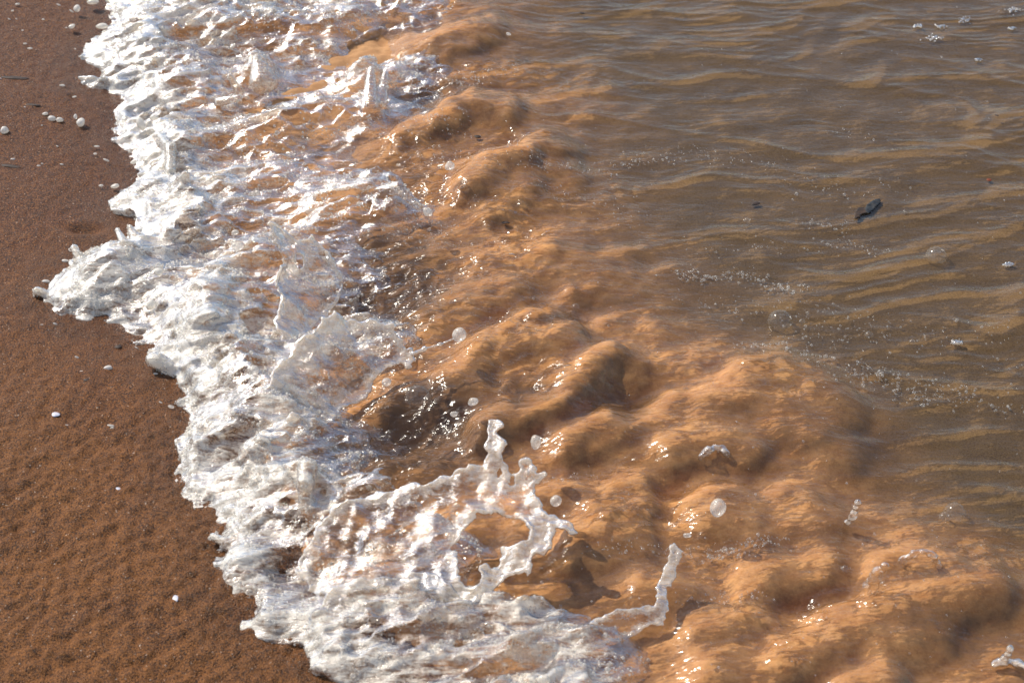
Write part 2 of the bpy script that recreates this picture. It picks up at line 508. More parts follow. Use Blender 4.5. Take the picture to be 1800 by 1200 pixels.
def mat_sand():
    m = N('wet_sand')
    p = m.pos()
    big = m.noise(p, 5, 4)
    mid = m.noise(p, 70, 3)
    grain = m.noise(p, 480, 3, .75)
    vor = m.node('ShaderNodeTexVoronoi', {'Vector': p, 'Scale': 720.0}, feature='F1')
    rnd = m.node('ShaderNodeSeparateColor', {'Color': vor.outputs['Color']}).outputs[0]
    yy = m.node('ShaderNodeSeparateXYZ', {'Vector': p}).outputs[1]
    low = m.rng(m.math('ADD', yy, m.rng(big, .3, .7, -.25, .25)), .35, -.35)
    c = m.mix(low, col(90, 51, 31), col(124, 78, 36))
    c = m.mix(m.rng(m.noise(p, 14, 4, .65), .5, .68, 0, .55), c, col(70, 41, 27))
    c = m.mix(m.rng(mid, .3, .7), c, m.mix(0.5, c, col(76, 50, 32)))
    c = m.mix(m.rng(grain, .50, .64, 0, .95), m.mix(m.rng(grain, .49, .37, 0, .95), c, col(34, 22, 18)), col(146, 96, 50))
    c = m.mix(m.rng(rnd, .06, .0, 0, .7), c, col(46, 34, 32))
    spark = m.math('MULTIPLY', m.rng(rnd, .982, .99), m.rng(m.noise(p, 190, 2), .5, .62))
    c = m.mix(m.math('MULTIPLY', spark, .6), c, col(220, 200, 180))
    h = m.math('ADD', m.math('MULTIPLY', grain, .7), m.math('MULTIPLY', vor.outputs['Distance'], -.4))
    nrm = m.bump(h, 1.0, .0026)
    wet = m.attr('wet')
    c = m.mix(m.math('MULTIPLY', wet, .45), c, m.mix(.55, c, col(48, 30, 18)))
    ro = m.math('SUBTRACT', m.rng(rnd, 0, 1, .40, .75), m.math('MULTIPLY', wet, .26))
    bs = m.node('ShaderNodeBsdfPrincipled', {'Base Color': c, 'Roughness': ro, 'Specular IOR Level': .22, 'Normal': nrm})
    return m.done(bs.outputs[0])


def mat_sediment():
    m = N('churned_sand_in_water')
    p = m.pos()
    ps = m.pos((1.0, 2.2, 1.0), -FA)
    conc = m.attr('conc')
    n1 = m.noise(ps, 9, 4, .6)
    n2 = m.noise(m.pos((1.0, 1.5, 1.0), -FA), 40, 6, .65)
    grain = m.noise(p, 520, 2, .7)
    bed = m.mix(m.rng(n1, .35, .65), col(106, 83, 52), col(126, 99, 63))
    bed = m.mix(m.rng(grain, .42, .7, 0, .5), bed, col(146, 120, 84))
    bed = m.mix(m.rng(grain, .5, .3, 0, .5), bed, col(74, 58, 40))
    thick = m.mix(m.rng(n2, .36, .64), col(166, 117, 72), col(206, 156, 103))
    n3 = m.noise(p, 130, 4, .7)
    thick = m.mix(m.rng(n1, .6, .35, 0, .6), thick, col(140, 98, 60))
    thick = m.mix(m.rng(n3, .54, .36, 0, .42), thick, col(132, 94, 58))
    thick = m.mix(m.rng(grain, .5, .75, 0, .25), thick, col(214, 168, 112))
    c = m.mix(m.rng(conc, .05, .95), bed, thick)
    c = m.mix(m.math('MULTIPLY', m.rng(m.math('ADD', m.attr('murk_shade'), m.rng(n2, .3, .7, -.3, .3)), .1, .8), .85), c, m.mix(n1, col(72, 54, 42), col(104, 80, 60)))  # painted-in shade shares this mask with the dark churned water
    c = m.mix(m.math('MULTIPLY', m.attr('wash'), .6), c, m.mix(n2, col(150, 114, 82), col(186, 148, 112)))
    nrm = m.bump(m.math('ADD', m.math('ADD', n2, m.math('MULTIPLY', n3, .2)), m.math('MULTIPLY', grain, .05)), .16, .008)
    bs = m.node('ShaderNodeBsdfPrincipled', {'Base Color': c, 'Roughness': .9, 'Specular IOR Level': .1, 'Normal': nrm})
    return m.done(bs.outputs[0])


def film_shader(m, normal, rough=.15, ior=1.45):
    fr = m.node('ShaderNodeFresnel', {'IOR': ior, 'Normal': normal}).outputs[0]
    fr = m.math('MINIMUM', fr, .6)
    tr = m.node('ShaderNodeBsdfTransparent', {'Color': (.97, .96, .94, 1)}).outputs[0]
    gl = m.node('ShaderNodeBsdfGlossy', {'Roughness': rough, 'Normal': normal}).outputs[0]
    return m.mixsh(fr, tr, gl)


def mat_film():
    m = N('clear_water')
    p1 = m.pos((1.0, 2.6, 1.0), -math.radians(6))
    p2 = m.pos((1.0, 2.0, 1.0), -FA)
    b1 = m.noise(p1, 40, 2, .5, .8)
    b2 = m.noise(p2, 85, 1.5, .5, .3)
    nrm = m.bump(b1, m.math('ADD', .11, m.math('MULTIPLY', m.attr('chop'), .3)), .010)
    nrm = m.bump(b2, m.math('ADD', .10, m.math('MULTIPLY', m.attr('chop'), .5)), .0050, nrm)
    return m.done(film_shader(m, nrm))


def froth_shader(m, c, nrm, thru=.4, rough=.13, ior=1.24):
    di = m.node('ShaderNodeBsdfDiffuse', {'Color': c, 'Normal': nrm}).outputs[0]
    tl = m.node('ShaderNodeBsdfTranslucent', {'Color': c, 'Normal': nrm}).outputs[0]
    gl = m.node('ShaderNodeBsdfGlossy', {'Roughness': rough, 'Normal': nrm}).outputs[0]
    fz = m.node('ShaderNodeFresnel', {'IOR': ior, 'Normal': nrm}).outputs[0]
    return m.mixsh(fz, m.mixsh(thru, di, tl), gl)


def mat_foam():
    """white froth in streaks and lace over clear, glossy water"""
    m = N('sea_foam')
    wh = m.attr('white')
    ps = m.pos((1.0, 3.6, 2.4), -FA)
    pf = m.pos((1.0, 4.2, 2.6), -FA)
    p = m.pos()
    s1 = m.noise(ps, 15, 5, .62, .8)
    s2 = m.noise(pf, 70, 4, .68, .5)
    s3 = m.noise(p, 330, 2, .6)
    f = m.math('ADD', wh, m.rng(s1, .3, .7, -.62, .62))
    f = m.math('ADD', f, m.rng(s2, .3, .7, -.48, .48))
    f = m.math('ADD', f, m.rng(s3, .3, .7, -.16, .16))
    cover = m.rng(f, .10, 1.10, .02, 1.0)
    c = m.mix(m.rng(f, .0, 1.1), col(198, 150, 102), col(251, 243, 227))
    nrm = m.bump(s1, .35, .010)
    nrm = m.bump(s2, .35, .0045, nrm)
    nrm = m.bump(s3, .45, .0018, nrm)
    return m.done(m.mixsh(cover, film_shader(m, nrm, .12, 1.4), froth_shader(m, c, nrm, .38)))


def mat_splash():
    """thin thrown-up water: white froth at the rims and in streaks, clear film between"""
    m = N('splashing_water')
    fr = m.attr('froth')
    ps = m.pos((1.0, 4.0, 1.6), -math.radians(35))
    p = m.pos()
    s1 = m.noise(ps, 60, 4, .65, .5)
    s2 = m.noise(p, 210, 3, .6)
    f = m.math('ADD', fr, m.rng(s1, .3, .7, -.5, .5))
    f = m.math('ADD', f, m.rng(s2, .3, .7, -.22, .22))
    f = m.rng(f, .15, .95, .0, .9)
    nrm = m.bump(s1, .5, .004)
    nrm = m.bump(s2, .35, .0018, nrm)
    c = m.mix(m.rng(s2, .3, .7), col(244, 226, 200), col(254, 251, 245))
    return m.done(m.mixsh(f, film_shader(m, nrm, .12, 1.4), froth_shader(m, c, nrm, .58, .07, 1.42)))


def mat_drop(name, white):
    m = N(name)
    p = m.pos()
    n = m.noise(p, 240, 3, .6)
    nrm = m.bump(n, .7, .003)
    di = m.node('ShaderNodeBsdfDiffuse', {'Color': col(250, 247, 240), 'Normal': nrm}).outputs[0]
    tl = m.node('ShaderNodeBsdfTranslucent', {'Color': col(250, 244, 232), 'Normal': nrm}).outputs[0]
    body = m.mixsh(.5, di, tl)
    tr = m.node('ShaderNodeBsdfTransparent').outputs[0]
    sp = min(.2, white)
    body = m.mixsh(m.rng(n, .3, .7, white - sp, white + sp), tr, body)
    gl = m.node('ShaderNodeBsdfGlossy', {'Roughness': .14}).outputs[0]
    fz = m.math('MINIMUM', m.node('ShaderNodeFresnel', {'IOR': 1.33}).outputs[0], .45)
    return m.done(m.mixsh(fz, body, gl))


def mat_simple(name, c1, c2, scale, rough=.5, spec=.5):
    m = N(name)
    p = m.pos()
    n = m.noise(p, scale, 4, .6)
    c = m.mix(m.rng(n, .35, .65), c1, c2)
    bs = m.node('ShaderNodeBsdfPrincipled', {'Base Color': c, 'Roughness': rough, 'Specular IOR Level': spec, 'Normal': m.bump(n, .4, .001)})
    return m.done(bs.outputs[0])


M_SAND, M_SED, M_FILM, M_FOAM, M_SPL = mat_sand(), mat_sediment(), mat_film(), mat_foam(), mat_splash()
M_DROP = mat_drop('frothy_droplet', .42)
M_BUB = mat_drop('bubble_film', .05)

# ------------------------------------------------------------------ sand beach
xs = axis(-1.04, 0.10, 0.003, -40, None)
ys = axis(-0.78, 1.26, 0.003, -40, 60)
gx, gy = np.meshgrid(xs, ys)
z = samp(SAND, gx, gy)
z = np.where(gx < X0, z + 0.045 * np.clip(X0 - gx, 0, 8), z)
me = mesh_from('sand_beach', np.stack([gx, gy, z], -1).reshape(-1, 3), grid_faces(len(xs), len(ys)), M_SAND, attrs={'wet': sstep(-.075, -.005, samp(S + .02 * gn(XX * 30, YY * 30, 15), gx, gy)).ravel()})
obj('sand_beach', me, kind='structure', label='dark red-brown wet pitted sand in front of the foam', cat='sand')

# ------------------------------------------------------------------ churned sand under the surface, and the water over it
xs = axis(-0.72, 1.02, 0.0034, None, 60)
ys = axis(-0.78, 1.26, 0.0034, -40, 60)
gx, gy = np.meshgrid(xs, ys)
z = samp(SED, gx, gy)
keep = samp(S, gx, gy) > 0.01
v, f, at = compact(np.stack([gx, gy, z], -1).reshape(-1, 3), grid_faces(len(xs), len(ys), keep), {'conc': samp(CONC, gx, gy).ravel(), 'wash': samp(FOAM, gx, gy).ravel(), 'murk_shade': samp(MURK_SHADE.astype(np.float32), gx, gy).ravel()})
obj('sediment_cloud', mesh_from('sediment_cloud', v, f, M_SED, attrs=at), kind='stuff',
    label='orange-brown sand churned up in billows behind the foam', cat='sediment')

xs = axis(-0.58, 1.02, 0.0027, None, 60)
ys = axis(-0.78, 1.26, 0.0027, -40, 60)
gx, gy = np.meshgrid(xs, ys)
z = samp(FILM, gx, gy)
keep = (samp(S, gx, gy) > 0.03) & (samp(FOAM, gx, gy) < 0.97)
v, f, at = compact(np.stack([gx, gy, z], -1).reshape(-1, 3), grid_faces(len(xs), len(ys), keep), {'chop': (samp(CONC, gx, gy) * (.35 + .65 * samp(patch, gx, gy)) + samp(churn, gx, gy)).ravel()})
obj('water', mesh_from('water', v, f, M_FILM, attrs=at), kind='structure', label='shallow rippled brown sea water behind the breaking foam', cat='water')

# ------------------------------------------------------------------ foam belt: iso-surface of a turbulent volume
FS = 0.0025
a0, a1, b0, b1, z0, z1 = -0.60, 0.38, -0.74, 1.26, -0.03, 0.110
na, nb, nz = int((a1 - a0) / FS), int((b1 - b0) / FS), int((z1 - z0) / FS)
ca = (a0 + FS * np.arange(na)).astype(np.float32)
cb = (b0 + FS * np.arange(nb)).astype(np.float32)
cz = (z0 + FS * np.arange(nz)).astype(np.float32)


def lat(n, c, cell):
    """interpolation matrix from a lattice of spacing cell to coordinates c (cubic B-spline)"""
    t = (c - c[0]) / cell + 1
    i = np.floor(t).astype(int)
    f = t - i
    k = int(i.max()) + 3
    W = np.zeros((len(c), k), np.float32)
    r = np.arange(len(c))
    for o, w in ((-1, (1 - f) ** 3 / 6), (0, (3 * f ** 3 - 6 * f ** 2 + 4) / 6), (1, (-3 * f ** 3 + 3 * f ** 2 + 3 * f + 1) / 6), (2, f ** 3 / 6)):
        W[r, i + o] += w
    return W


def noise3(sa, sb, sz):
    Wa, Wb, Wz = lat(na, ca, sa), lat(nb, cb, sb), lat(nz, cz, sz)
    L = RNG.standard_normal((Wa.shape[1], Wb.shape[1], Wz.shape[1])).astype(np.float32)
    L = np.tensordot(Wa, L, (1, 0))
    L = np.einsum('bj,ajk->abk', Wb, L, optimize=True)
    return (L @ Wz.T) * 1.9


ga, gb = np.meshgrid(ca, cb, indexing='ij')
fxw, fyw = ga * CA - gb * SA, ga * SA + gb * CA
h2, s2, f2, sa2 = samp(FH, fxw, fyw), samp(S, fxw, fyw), samp(FOAMG, fxw, fyw), samp(SAND, fxw, fyw)
sed2 = samp(SED, fxw, fyw)
base = np.maximum(sand_l := (-0.045 * np.clip(ga + 0.42, -2, 2) + 0.002), sed2 * 0 - 0.012 + 0.0 * ga)
H = base + h2 * (0.25 + 0.75 * f2) - 0.030 * (1 - f2) - 0.08 * sstep(0.12, 0.0, f2)
amp = np.clip(s2 / 0.06, 0.25, 1.0)
dens = H[:, :, None] - cz[None, None, :]
n_big = noise3(.085, .045, .05)
dens += (0.016 * amp)[:, :, None] * n_big
n_mid = noise3(.034, .017, .018)
dens += (0.0065 * np.clip(amp, .3, 1))[:, :, None] * (0.55 - np.abs(n_mid)) * 1.3
n_sm = noise3(.016, .0075, .009)
dens += (0.0042 * np.clip(amp, .55, 1))[:, :, None] * (0.5 - np.abs(n_sm)) * 1.4
n_ti = noise3(.010, .0050, .0055)
dens += 0.0020 * n_ti
cut = np.clip((s2 + 0.008 + 0.004 * gn(ga * 60, gb * 60, 5)) / 0.012, -1.0, 1)
dens = np.minimum(dens, (cut * 0.02)[:, :, None] + 0.003 * n_sm + 0 * dens)


def add_capsule(dens, p, q, r0, r1, k=0.006):
    """smooth union with a tapered capsule given in world space"""
    P = np.array([p[0] * CA + p[1] * SA, -p[0] * SA + p[1] * CA, p[2]])
    Q = np.array([q[0] * CA + q[1] * SA, -q[0] * SA + q[1] * CA, q[2]])
    R = max(r0, r1) + 0.012
    lo = np.floor((np.minimum(P, Q) - R - [a0, b0, z0]) / FS).astype(int)
    hi = np.ceil((np.maximum(P, Q) + R - [a0, b0, z0]) / FS).astype(int)
    lo = np.clip(lo, 0, [na, nb, nz])
    hi = np.clip(hi, 0, [na, nb, nz])
    if (hi <= lo).any():
        return
    x, y, w = ca[lo[0]:hi[0], None, None], cb[None, lo[1]:hi[1], None], cz[None, None, lo[2]:hi[2]]
    D = Q - P
    t = np.clip(((x - P[0]) * D[0] + (y - P[1]) * D[1] + (w - P[2]) * D[2]) / max(D @ D, 1e-9), 0, 1)
    d = np.sqrt((x - P[0] - t * D[0]) ** 2 + (y - P[1] - t * D[1]) ** 2 + (w - P[2] - t * D[2]) ** 2)
    c = (r0 + (r1 - r0) * t) - d
    o = dens[lo[0]:hi[0], lo[1]:hi[1], lo[2]:hi[2]]
    h = np.clip(0.5 + 0.5 * (o - c) / k, 0, 1)
    dens[lo[0]:hi[0], lo[1]:hi[1], lo[2]:hi[2]] = c + (o - c) * h + k * h * (1 - h)


# fingers thrown up at the edge of the foam: photo points, heights, radii
for (u0, v0, h0, u1, v1, h1, r0, r1) in [
        (152, 470, .012, 136, 448, .022, .009, .0045), (136, 448, .022, 131, 437, .026, .0045, .006), (222, 436, .012, 206, 404, .020, .008, .0035), (240, 420, .014, 228, 400, .022, .008, .004),
        (170, 462, .015, 166, 444, .024, .006, .006), (100, 525, .008, 76, 515, .012, .004, .004), (76, 515, .012, 66, 512, .013, .004, .0065),
        (300, 645, .01, 276, 634, .014, .006, .009), (276, 634, .014, 268, 632, .015, .009, .0085), (458, 145, .025, 452, 104, .048, .017, .007), (474, 145, .025, 466, 116, .042, .013, .006),
        (650, 190, .03, 652, 122, .065, .014, .005), (670, 180, .03, 678, 130, .055, .010, .005), (330, 350, .02, 324, 318, .038, .013, .006),
        (420, 160, .02, 404, 134, .045, .008, .004), (540, 900, .03, 536, 850, .055, .009, .007), (536, 850, .055, 541, 822, .060, .009, .011),
        (660, 340, .030, 700, 330, .045, .008, .008), (700, 330, .045, 735, 362, .030, .008, .006), (560, 345, .03, 650, 326, .04, .008, .008),
        (385, 180, .015, 420, 172, .025, .007, .005), (280, 240, .02, 300, 262, .035, .007, .007), (300, 262, .035, 300, 300, .02, .007, .008),
        (165, 138, .006, 140, 137, .006, .004, .003), (400, 955, .008, 374, 942, .010, .006, .004), (415, 940, .01, 470, 905, .02, .006, .010)]:
    add_capsule(dens, G(u0, v0, h0), G(u1, v1, h1), r0, r1)

pv, pq = vdb_mesh(dens, (a0, b0, z0), FS)
ok = pv[:, 2] > z0 + FS * 1.5
pq = pq[ok[pq].all(1)]
ii = np.clip(((pv - [a0, b0, z0]) / FS).astype(int), 0, [na - 1, nb - 1, nz - 1])
wx_, wy_ = pv[:, 0] * CA - pv[:, 1] * SA, pv[:, 0] * SA + pv[:, 1] * CA
zz_ = pv[:, 2]
wht = samp(WHITE, wx_, wy_)
wht = wht - 0.16 * n_mid[ii[:, 0], ii[:, 1], ii[:, 2]] + 0.12 * n_big[ii[:, 0], ii[:, 1], ii[:, 2]]
f_at = samp(FOAM, wx_, wy_)
wht = wht - 0.95 * (1 - f_at)
s_at = samp(S, wx_, wy_)
wht = np.maximum(wht, .95 * sstep(.075, .02, s_at))
v, f, at = compact(np.stack([wx_, wy_, zz_], -1), pq, {'white': wht})
foam = obj('foam', mesh_from('foam', v, f, M_FOAM, attrs=at), kind='stuff', label='white churning foam of the wave edge running up the sand', cat='foam')
print('foam verts', len(v))


# ------------------------------------------------------------------ thrown-up water
def chain_mesh(name, parts, mat, step=0.0010, wob=0.0006, froth=0.8, k=0.004, seed=0, flat=None):
    """one liquid body: smooth union of tapered capsules [(p, q, r0, r1)...] in world space"""
    P = np.array([p for c in parts for p in c[:2]])
    R = max(max(c[2], c[3]) for c in parts) + 0.006
    lo, hi = P.min(0) - R, P.max(0) + R
    n = np.ceil((hi - lo) / step).astype(int)
    x = (lo[0] + step * np.arange(n[0]))[:, None, None]
    y = (lo[1] + step * np.arange(n[1]))[None, :, None]
    w = (lo[2] + step * np.arange(n[2]))[None, None, :]
    dens = None
    for (p, q, r0, r1) in parts:
        p, q = np.asarray(p), np.asarray(q)
        D = q - p
        t = np.clip(((x - p[0]) * D[0] + (y - p[1]) * D[1] + (w - p[2]) * D[2]) / max(D @ D, 1e-9), 0, 1)
        d = np.sqrt((x - p[0] - t * D[0]) ** 2 + (y - p[1] - t * D[1]) ** 2 + (w - p[2] - t * D[2]) ** 2)
        c = (r0 + (r1 - r0) * t) - d
        if dens is None:
            dens = c
        else:
            h = np.clip(0.5 + 0.5 * (dens - c) / k, 0, 1)
            dens = c + (dens - c) * h + k * h * (1 - h)
    f = 2 * np.pi / 0.011
    dens = dens + wob * (np.sin(f * x + 2.1 * np.sin(f * .6 * w + seed)) + np.sin(f * 1.3 * y + seed * 2 + 1.7 * np.sin(f * .8 * x)) + np.sin(f * 1.7 * w + seed)) 
    v, q = vdb_mesh(dens.astype(np.float32), lo, step)
    c0 = v.mean(0)
    c0[2] = v[:, 2].min()
    fr = froth + 0.25 * gn(v[:, 0] * 160, v[:, 1] * 160 + v[:, 2] * 130, seed)
    return mesh_from(name, v - c0, q, mat, attrs={'froth': fr}), c0


def sheet_splash(name, label, outline, holes, windows, base, zb, lean, rim_r, film_t, bend, seed, froth0=.55, wig=.005, group=None):
    """a thin curved sheet of water with a thick rim, traced on a leaning plane through a base line on the water"""
    b1, b2 = G(*base[0], zb), G(*base[1], zb)
    e1 = (b2 - b1) / np.linalg.norm(b2 - b1)
    hz = np.cross([0, 0, 1], e1)
    if hz[1] < 0:
        hz = -hz
    e2 = math.cos(lean) * np.array([0, 0, 1.0]) + math.sin(lean) * hz
    nn = np.cross(e1, e2)
    if nn[1] > 0:
        nn = -nn

    def plane(pts):
        out = []
        for (u, v) in pts:
            d = G(u, v, 0.0) - CAM
            t = ((b1 - CAM) @ nn) / (d @ nn)
            p = CAM + t * d - b1
            out.append((p @ e1, p @ e2))
        return out
    O = smooth_line(plane(outline + [outline[0]]), 5)[:-1]
    Hs = [smooth_line(plane(h + [h[0]]), 5)[:-1] for h in holes]
    Ws = [(plane([w[:2]])[0], w[2] * 0.00072, w[3]) for w in windows]
    o = np.array(O)
    st = 0.0013
    pad = 0.02
    s = np.arange(o[:, 0].min() - pad, o[:, 0].max() + pad, st).astype(np.float32)
    t = np.arange(o[:, 1].min() - pad, o[:, 1].max() + pad, st).astype(np.float32)
    ss, tt = np.meshgrid(s, t, indexing='ij')
    sw = ss + wig * gn(ss * 45, tt * 45, seed) + wig * .6 * gn(ss * 120, tt * 120, seed + 1) + wig * .3 * gn(ss * 260, tt * 260, seed + 9)
    tw = tt + wig * gn(ss * 45, tt * 45, seed + 2) + wig * .5 * gn(ss * 120, tt * 120, seed + 3)
    d, _ = seg_dist(sw, tw, O, True)
    ins = inside(sw, tw, O)
    for h in Hs:
        dh, _ = seg_dist(sw, tw, h, True)
        ih = inside(sw, tw, h)
        d = np.minimum(d, dh)
        ins &= ~ih
    d = np.where(ins, d, -d)
    rr = .48 * rim_r * (1 + .6 * gn(ss * 30, tt * 30, seed + 4))
    dd = d + rr * .4
    tube = np.sqrt(np.clip(rr ** 2 - np.clip(dd - rr, -rr, rr) ** 2, 0, None))
    film = 1.1 * film_t * (1 + .7 * fbm(ss * 60, tt * 60, 2, seed + 5))
    half = np.where(dd < rr, tube, np.maximum(tube, np.maximum(film, film_t * .35)))
    half = np.where(dd > 0, half, dd)
    o0 = bend(ss, tt) + .006 * fbm(ss * 18, tt * 18, 3, seed + 6) + .002 * gn(ss * 70, tt * 30, seed + 7)
    n = np.arange(o0[dd > 0].min() - .012, o0[dd > 0].max() + .012, st).astype(np.float32)
    dens = half[:, :, None] - np.abs(n[None, None, :] - o0[:, :, None])
    v, q = vdb_mesh(dens, (s[0], t[0], n[0]), st)
    si = np.clip(((v[:, 0] - s[0]) / st).astype(int), 0, len(s) - 1)
    ti = np.clip(((v[:, 1] - t[0]) / st).astype(int), 0, len(t) - 1)
    dv = d[si, ti]
    fr = froth0 - .30 + .75 * np.exp(-np.clip(dv, 0, 1) / .011) + .22 * gn(v[:, 0] * 40, v[:, 1] * 40, seed + 8)
    for (c, r, am) in Ws:
        fr -= am * np.exp(-(((v[:, 0] - c[0]) ** 2 + (v[:, 1] - c[1]) ** 2) / r ** 2))
    W = b1 + v[:, :1] * e1 + v[:, 1:2] * e2 + v[:, 2:3] * nn
    root = obj(name, None, label=label, cat='splash', loc=b1, group=group)
    W = W - b1
    # twist faces outwards
    isr = (dv[q] < rim_r * 1.5).all(1)
    for nm, fsel in (('sheet', q[~isr]), ('rim', q[isr])):
        if len(fsel):
            vv, ff, at = compact(W, fsel, {'froth': fr})
            obj(nm, mesh_from(nm, vv, ff, M_SPL, attrs=at), parent=root)
    return root


R_ = math.radians
sheet_splash('water_splash', 'curled see-through crest of water rising from the foam, highest up of the splashes',
             [(466, 396), (480, 390), (498, 404), (522, 416), (538, 420), (546, 414), (562, 432), (580, 452), (594, 478), (600, 508), (590, 536), (572, 552), (556, 566), (540, 590),
              (516, 612), (492, 606), (486, 570), (492, 530), (488, 490), (494, 460), (486, 430)],
             [[(520, 450), (534, 446), (542, 458), (532, 474), (520, 468)]],
             [(580, 505, 26, .9), (560, 490, 22, .6), (545, 520, 22, .5), (500, 446, 16, .9), (565, 460, 16, .4)],
             [(484, 606), (575, 560)], .014, R_(46), .0052, .0011, lambda s, t: -.05 * np.clip(s - .02, 0, 1) ** 1.2 + .9 * (t - .06) ** 2, 11, .5)
sheet_splash('water_splash', 'broad white splash sheet with a dark clear window, trailing a thread of beads',
             [(470, 770), (450, 720), (480, 660), (510, 620), (548, 580), (584, 556), (592, 544), (606, 558), (624, 560), (634, 570), (656, 562), (686, 572), (704, 592), (708, 612), (722, 612),
              (729, 626), (726, 644), (714, 650), (704, 634), (684, 642), (668, 656), (660, 672), (650, 690), (626, 706), (600, 716), (592, 734), (560, 750), (510, 780)],
             [],
             [(668, 606, 26, 1.2), (640, 622, 20, .9), (602, 620, 18, .5), (610, 665, 40, .55), (560, 690, 30, .2), (520, 660, 30, .2)],
             [(470, 765), (620, 716)], .012, R_(48), .0052, .0013, lambda s, t: .7 * (t - .05) ** 2 - .04 * np.clip(s - .08, 0, 1), 23, .78)
sheet_splash('water_splash', 'largest splash: frothy sheet torn open into a ring with a spike on top',
             [(520, 1010), (540, 964), (566, 918), (598, 890), (646, 872), (690, 862), (722, 852), (746, 852), (790, 834), (836, 820), (856, 800), (858, 776), (854, 752), (866, 741), (880, 746), (878, 764),
              (888, 784), (884, 808), (898, 828), (908, 832), (918, 815), (934, 816), (938, 834), (954, 824), (962, 832), (946, 848), (941, 872), (954, 890), (976, 906), (1000, 914), (1014, 934),
              (1006, 942), (990, 934), (974, 926), (972, 950), (956, 972), (938, 978), (934, 1006), (918, 1000), (892, 1014), (862, 1036), (836, 1066), (816, 1086), (790, 1080), (760, 1050), (700, 1060), (620, 1050), (560, 1040)],
             [[(806, 996), (796, 966), (806, 936), (836, 910), (870, 898), (894, 908), (918, 914), (931, 930), (926, 950), (906, 966), (888, 962), (878, 972), (872, 1000), (852, 992), (842, 1004), (846, 1020), (828, 1034), (806, 1024)],
              [(864, 828), (874, 824), (879, 834), (870, 841)], [(894, 838), (903, 834), (906, 844), (898, 852)]],
             [(744, 912, 24, .7), (700, 940, 40, .35), (660, 960, 50, .45), (720, 980, 50, .5), (904, 890, 18, .9), (820, 860, 30, .35), (640, 920, 24, .3), (600, 1000, 50, .4), (700, 1020, 50, .4), (648, 905, 10, .5)],
             [(540, 1030), (820, 1080)], .016, R_(64), .0052, .0013, lambda s, t: .55 * (t - .09) ** 2 - .03 * np.clip(s - .12, 0, 1), 37, .55)
sheet_splash('water_splash', 'low orange-tinted lip of froth in front of the torn splash ring',
             [(560, 1090), (566, 1050), (600, 1030), (650, 1020), (700, 1014), (740, 1004), (775, 1012), (790, 1034), (812, 1048), (826, 1066), (812, 1092), (760, 1096), (690, 1086), (620, 1100)],
             [[(656, 1062), (690, 1056), (704, 1064), (676, 1072)]],
             [(690, 1022, 30, .4), (640, 1060, 40, .4), (760, 1020, 18, .6), (720, 1060, 30, .3)],
             [(560, 1096), (820, 1096)], .016, R_(70), .0045, .0014, lambda s, t: .5 * (t - .03) ** 2, 51, .55)
sheet_splash('water_splash', 'long low splash ridge with one thin spout standing at its right end',
             [(880, 1150), (900, 1122), (936, 1102), (980, 1096), (1020, 1102), (1060, 1084), (1100, 1072), (1140, 1066), (1156, 1044), (1166, 1014), (1174, 986), (1177, 968), (1186, 962), (1191, 972), (1187, 990), (1182, 1020),
              (1174, 1048), (1170, 1070), (1164, 1092), (1130, 1108), (1080, 1124), (1036, 1146), (990, 1156), (930, 1160)],
             [],
             [(1090, 1095, 30, .6), (1040, 1110, 30, .3), (960, 1130, 40, .4), (1130, 1086, 20, .3)],
             [(900, 1160), (1160, 1096)], .014, R_(60), .0046, .0013, lambda s, t: .5 * (t - .03) ** 2, 67, .6)

# clear fragments of water thrown up at the right
for (nm, lb, pts, r, zz, fr) in [
        ('water_fragment', 'glassy upright scrap of water over the orange billows at lower right', [(1522, 1030), (1540, 1006), (1558, 992), (1545, 1018), (1538, 1034), (1528, 1042)], .0034, .030, .12),
        ('water_fragment', 'glassy arched lip of water right of the upright scrap', [(1586, 984), (1606, 974), (1624, 968), (1640, 976), (1650, 994)], .0028, .030, .05),
        ('water_fragment', 'chain of white drops and a small spout in the bottom right corner', [(1748, 1166), (1764, 1160), (1778, 1163), (1790, 1166), (1806, 1172)], .0032, .022, .75),
        ('water_fragment', 'wisp of white froth standing above the billows at right of centre', [(1490, 918), (1500, 906), (1504, 890), (1508, 884)], .0032, .024, .45),
        ('water_fragment', 'small white froth crest under the long billow at right of centre', [(1232, 802), (1244, 792), (1256, 786), (1268, 789), (1278, 797)], .0034, .028, .3)]:
    w = []
    for i, (u, v) in enumerate(pts):
        q = G(u, v, zz)
        for _ in range(3):
            q = G(u, v, float(samp(FILM, q[0:1], q[1:2])[0]) + .0025 + .002 * math.sin(i * 1.7))
        w.append(q)
    if 'upright' in lb or 'wisp' in lb:
        w = [G(u, v, w[0][2] + .022 * (pts[0][1] - v) / 30) for (u, v) in pts]
    parts = [(w[i], w[i + 1], r * (1 + .35 * math.sin(i * 2.3)), r * (1 + .35 * math.sin((i + 1) * 2.3))) for i in range(len(w) - 1)]
    if 'chain' in lb:
        q = [w[1], G(1772, 1150, w[1][2] + .010), G(1776, 1139, w[1][2] + .018)]
        parts += [(q[0], q[1], .0032, .0024), (q[1], q[2], .0024, .0036)]
    if 'arched' in lb:
        parts += [(w[0], w[0] - [0, 0, .02], r, r * 1.6), (w[-1], w[-1] - [0, 0, .02], r, r * 1.6)]
    me, c0 = chain_mesh(nm, parts, M_SPL, .0009, .0003, fr, seed=len(lb))
    obj(nm, me, label=lb, cat='splash', loc=c0)

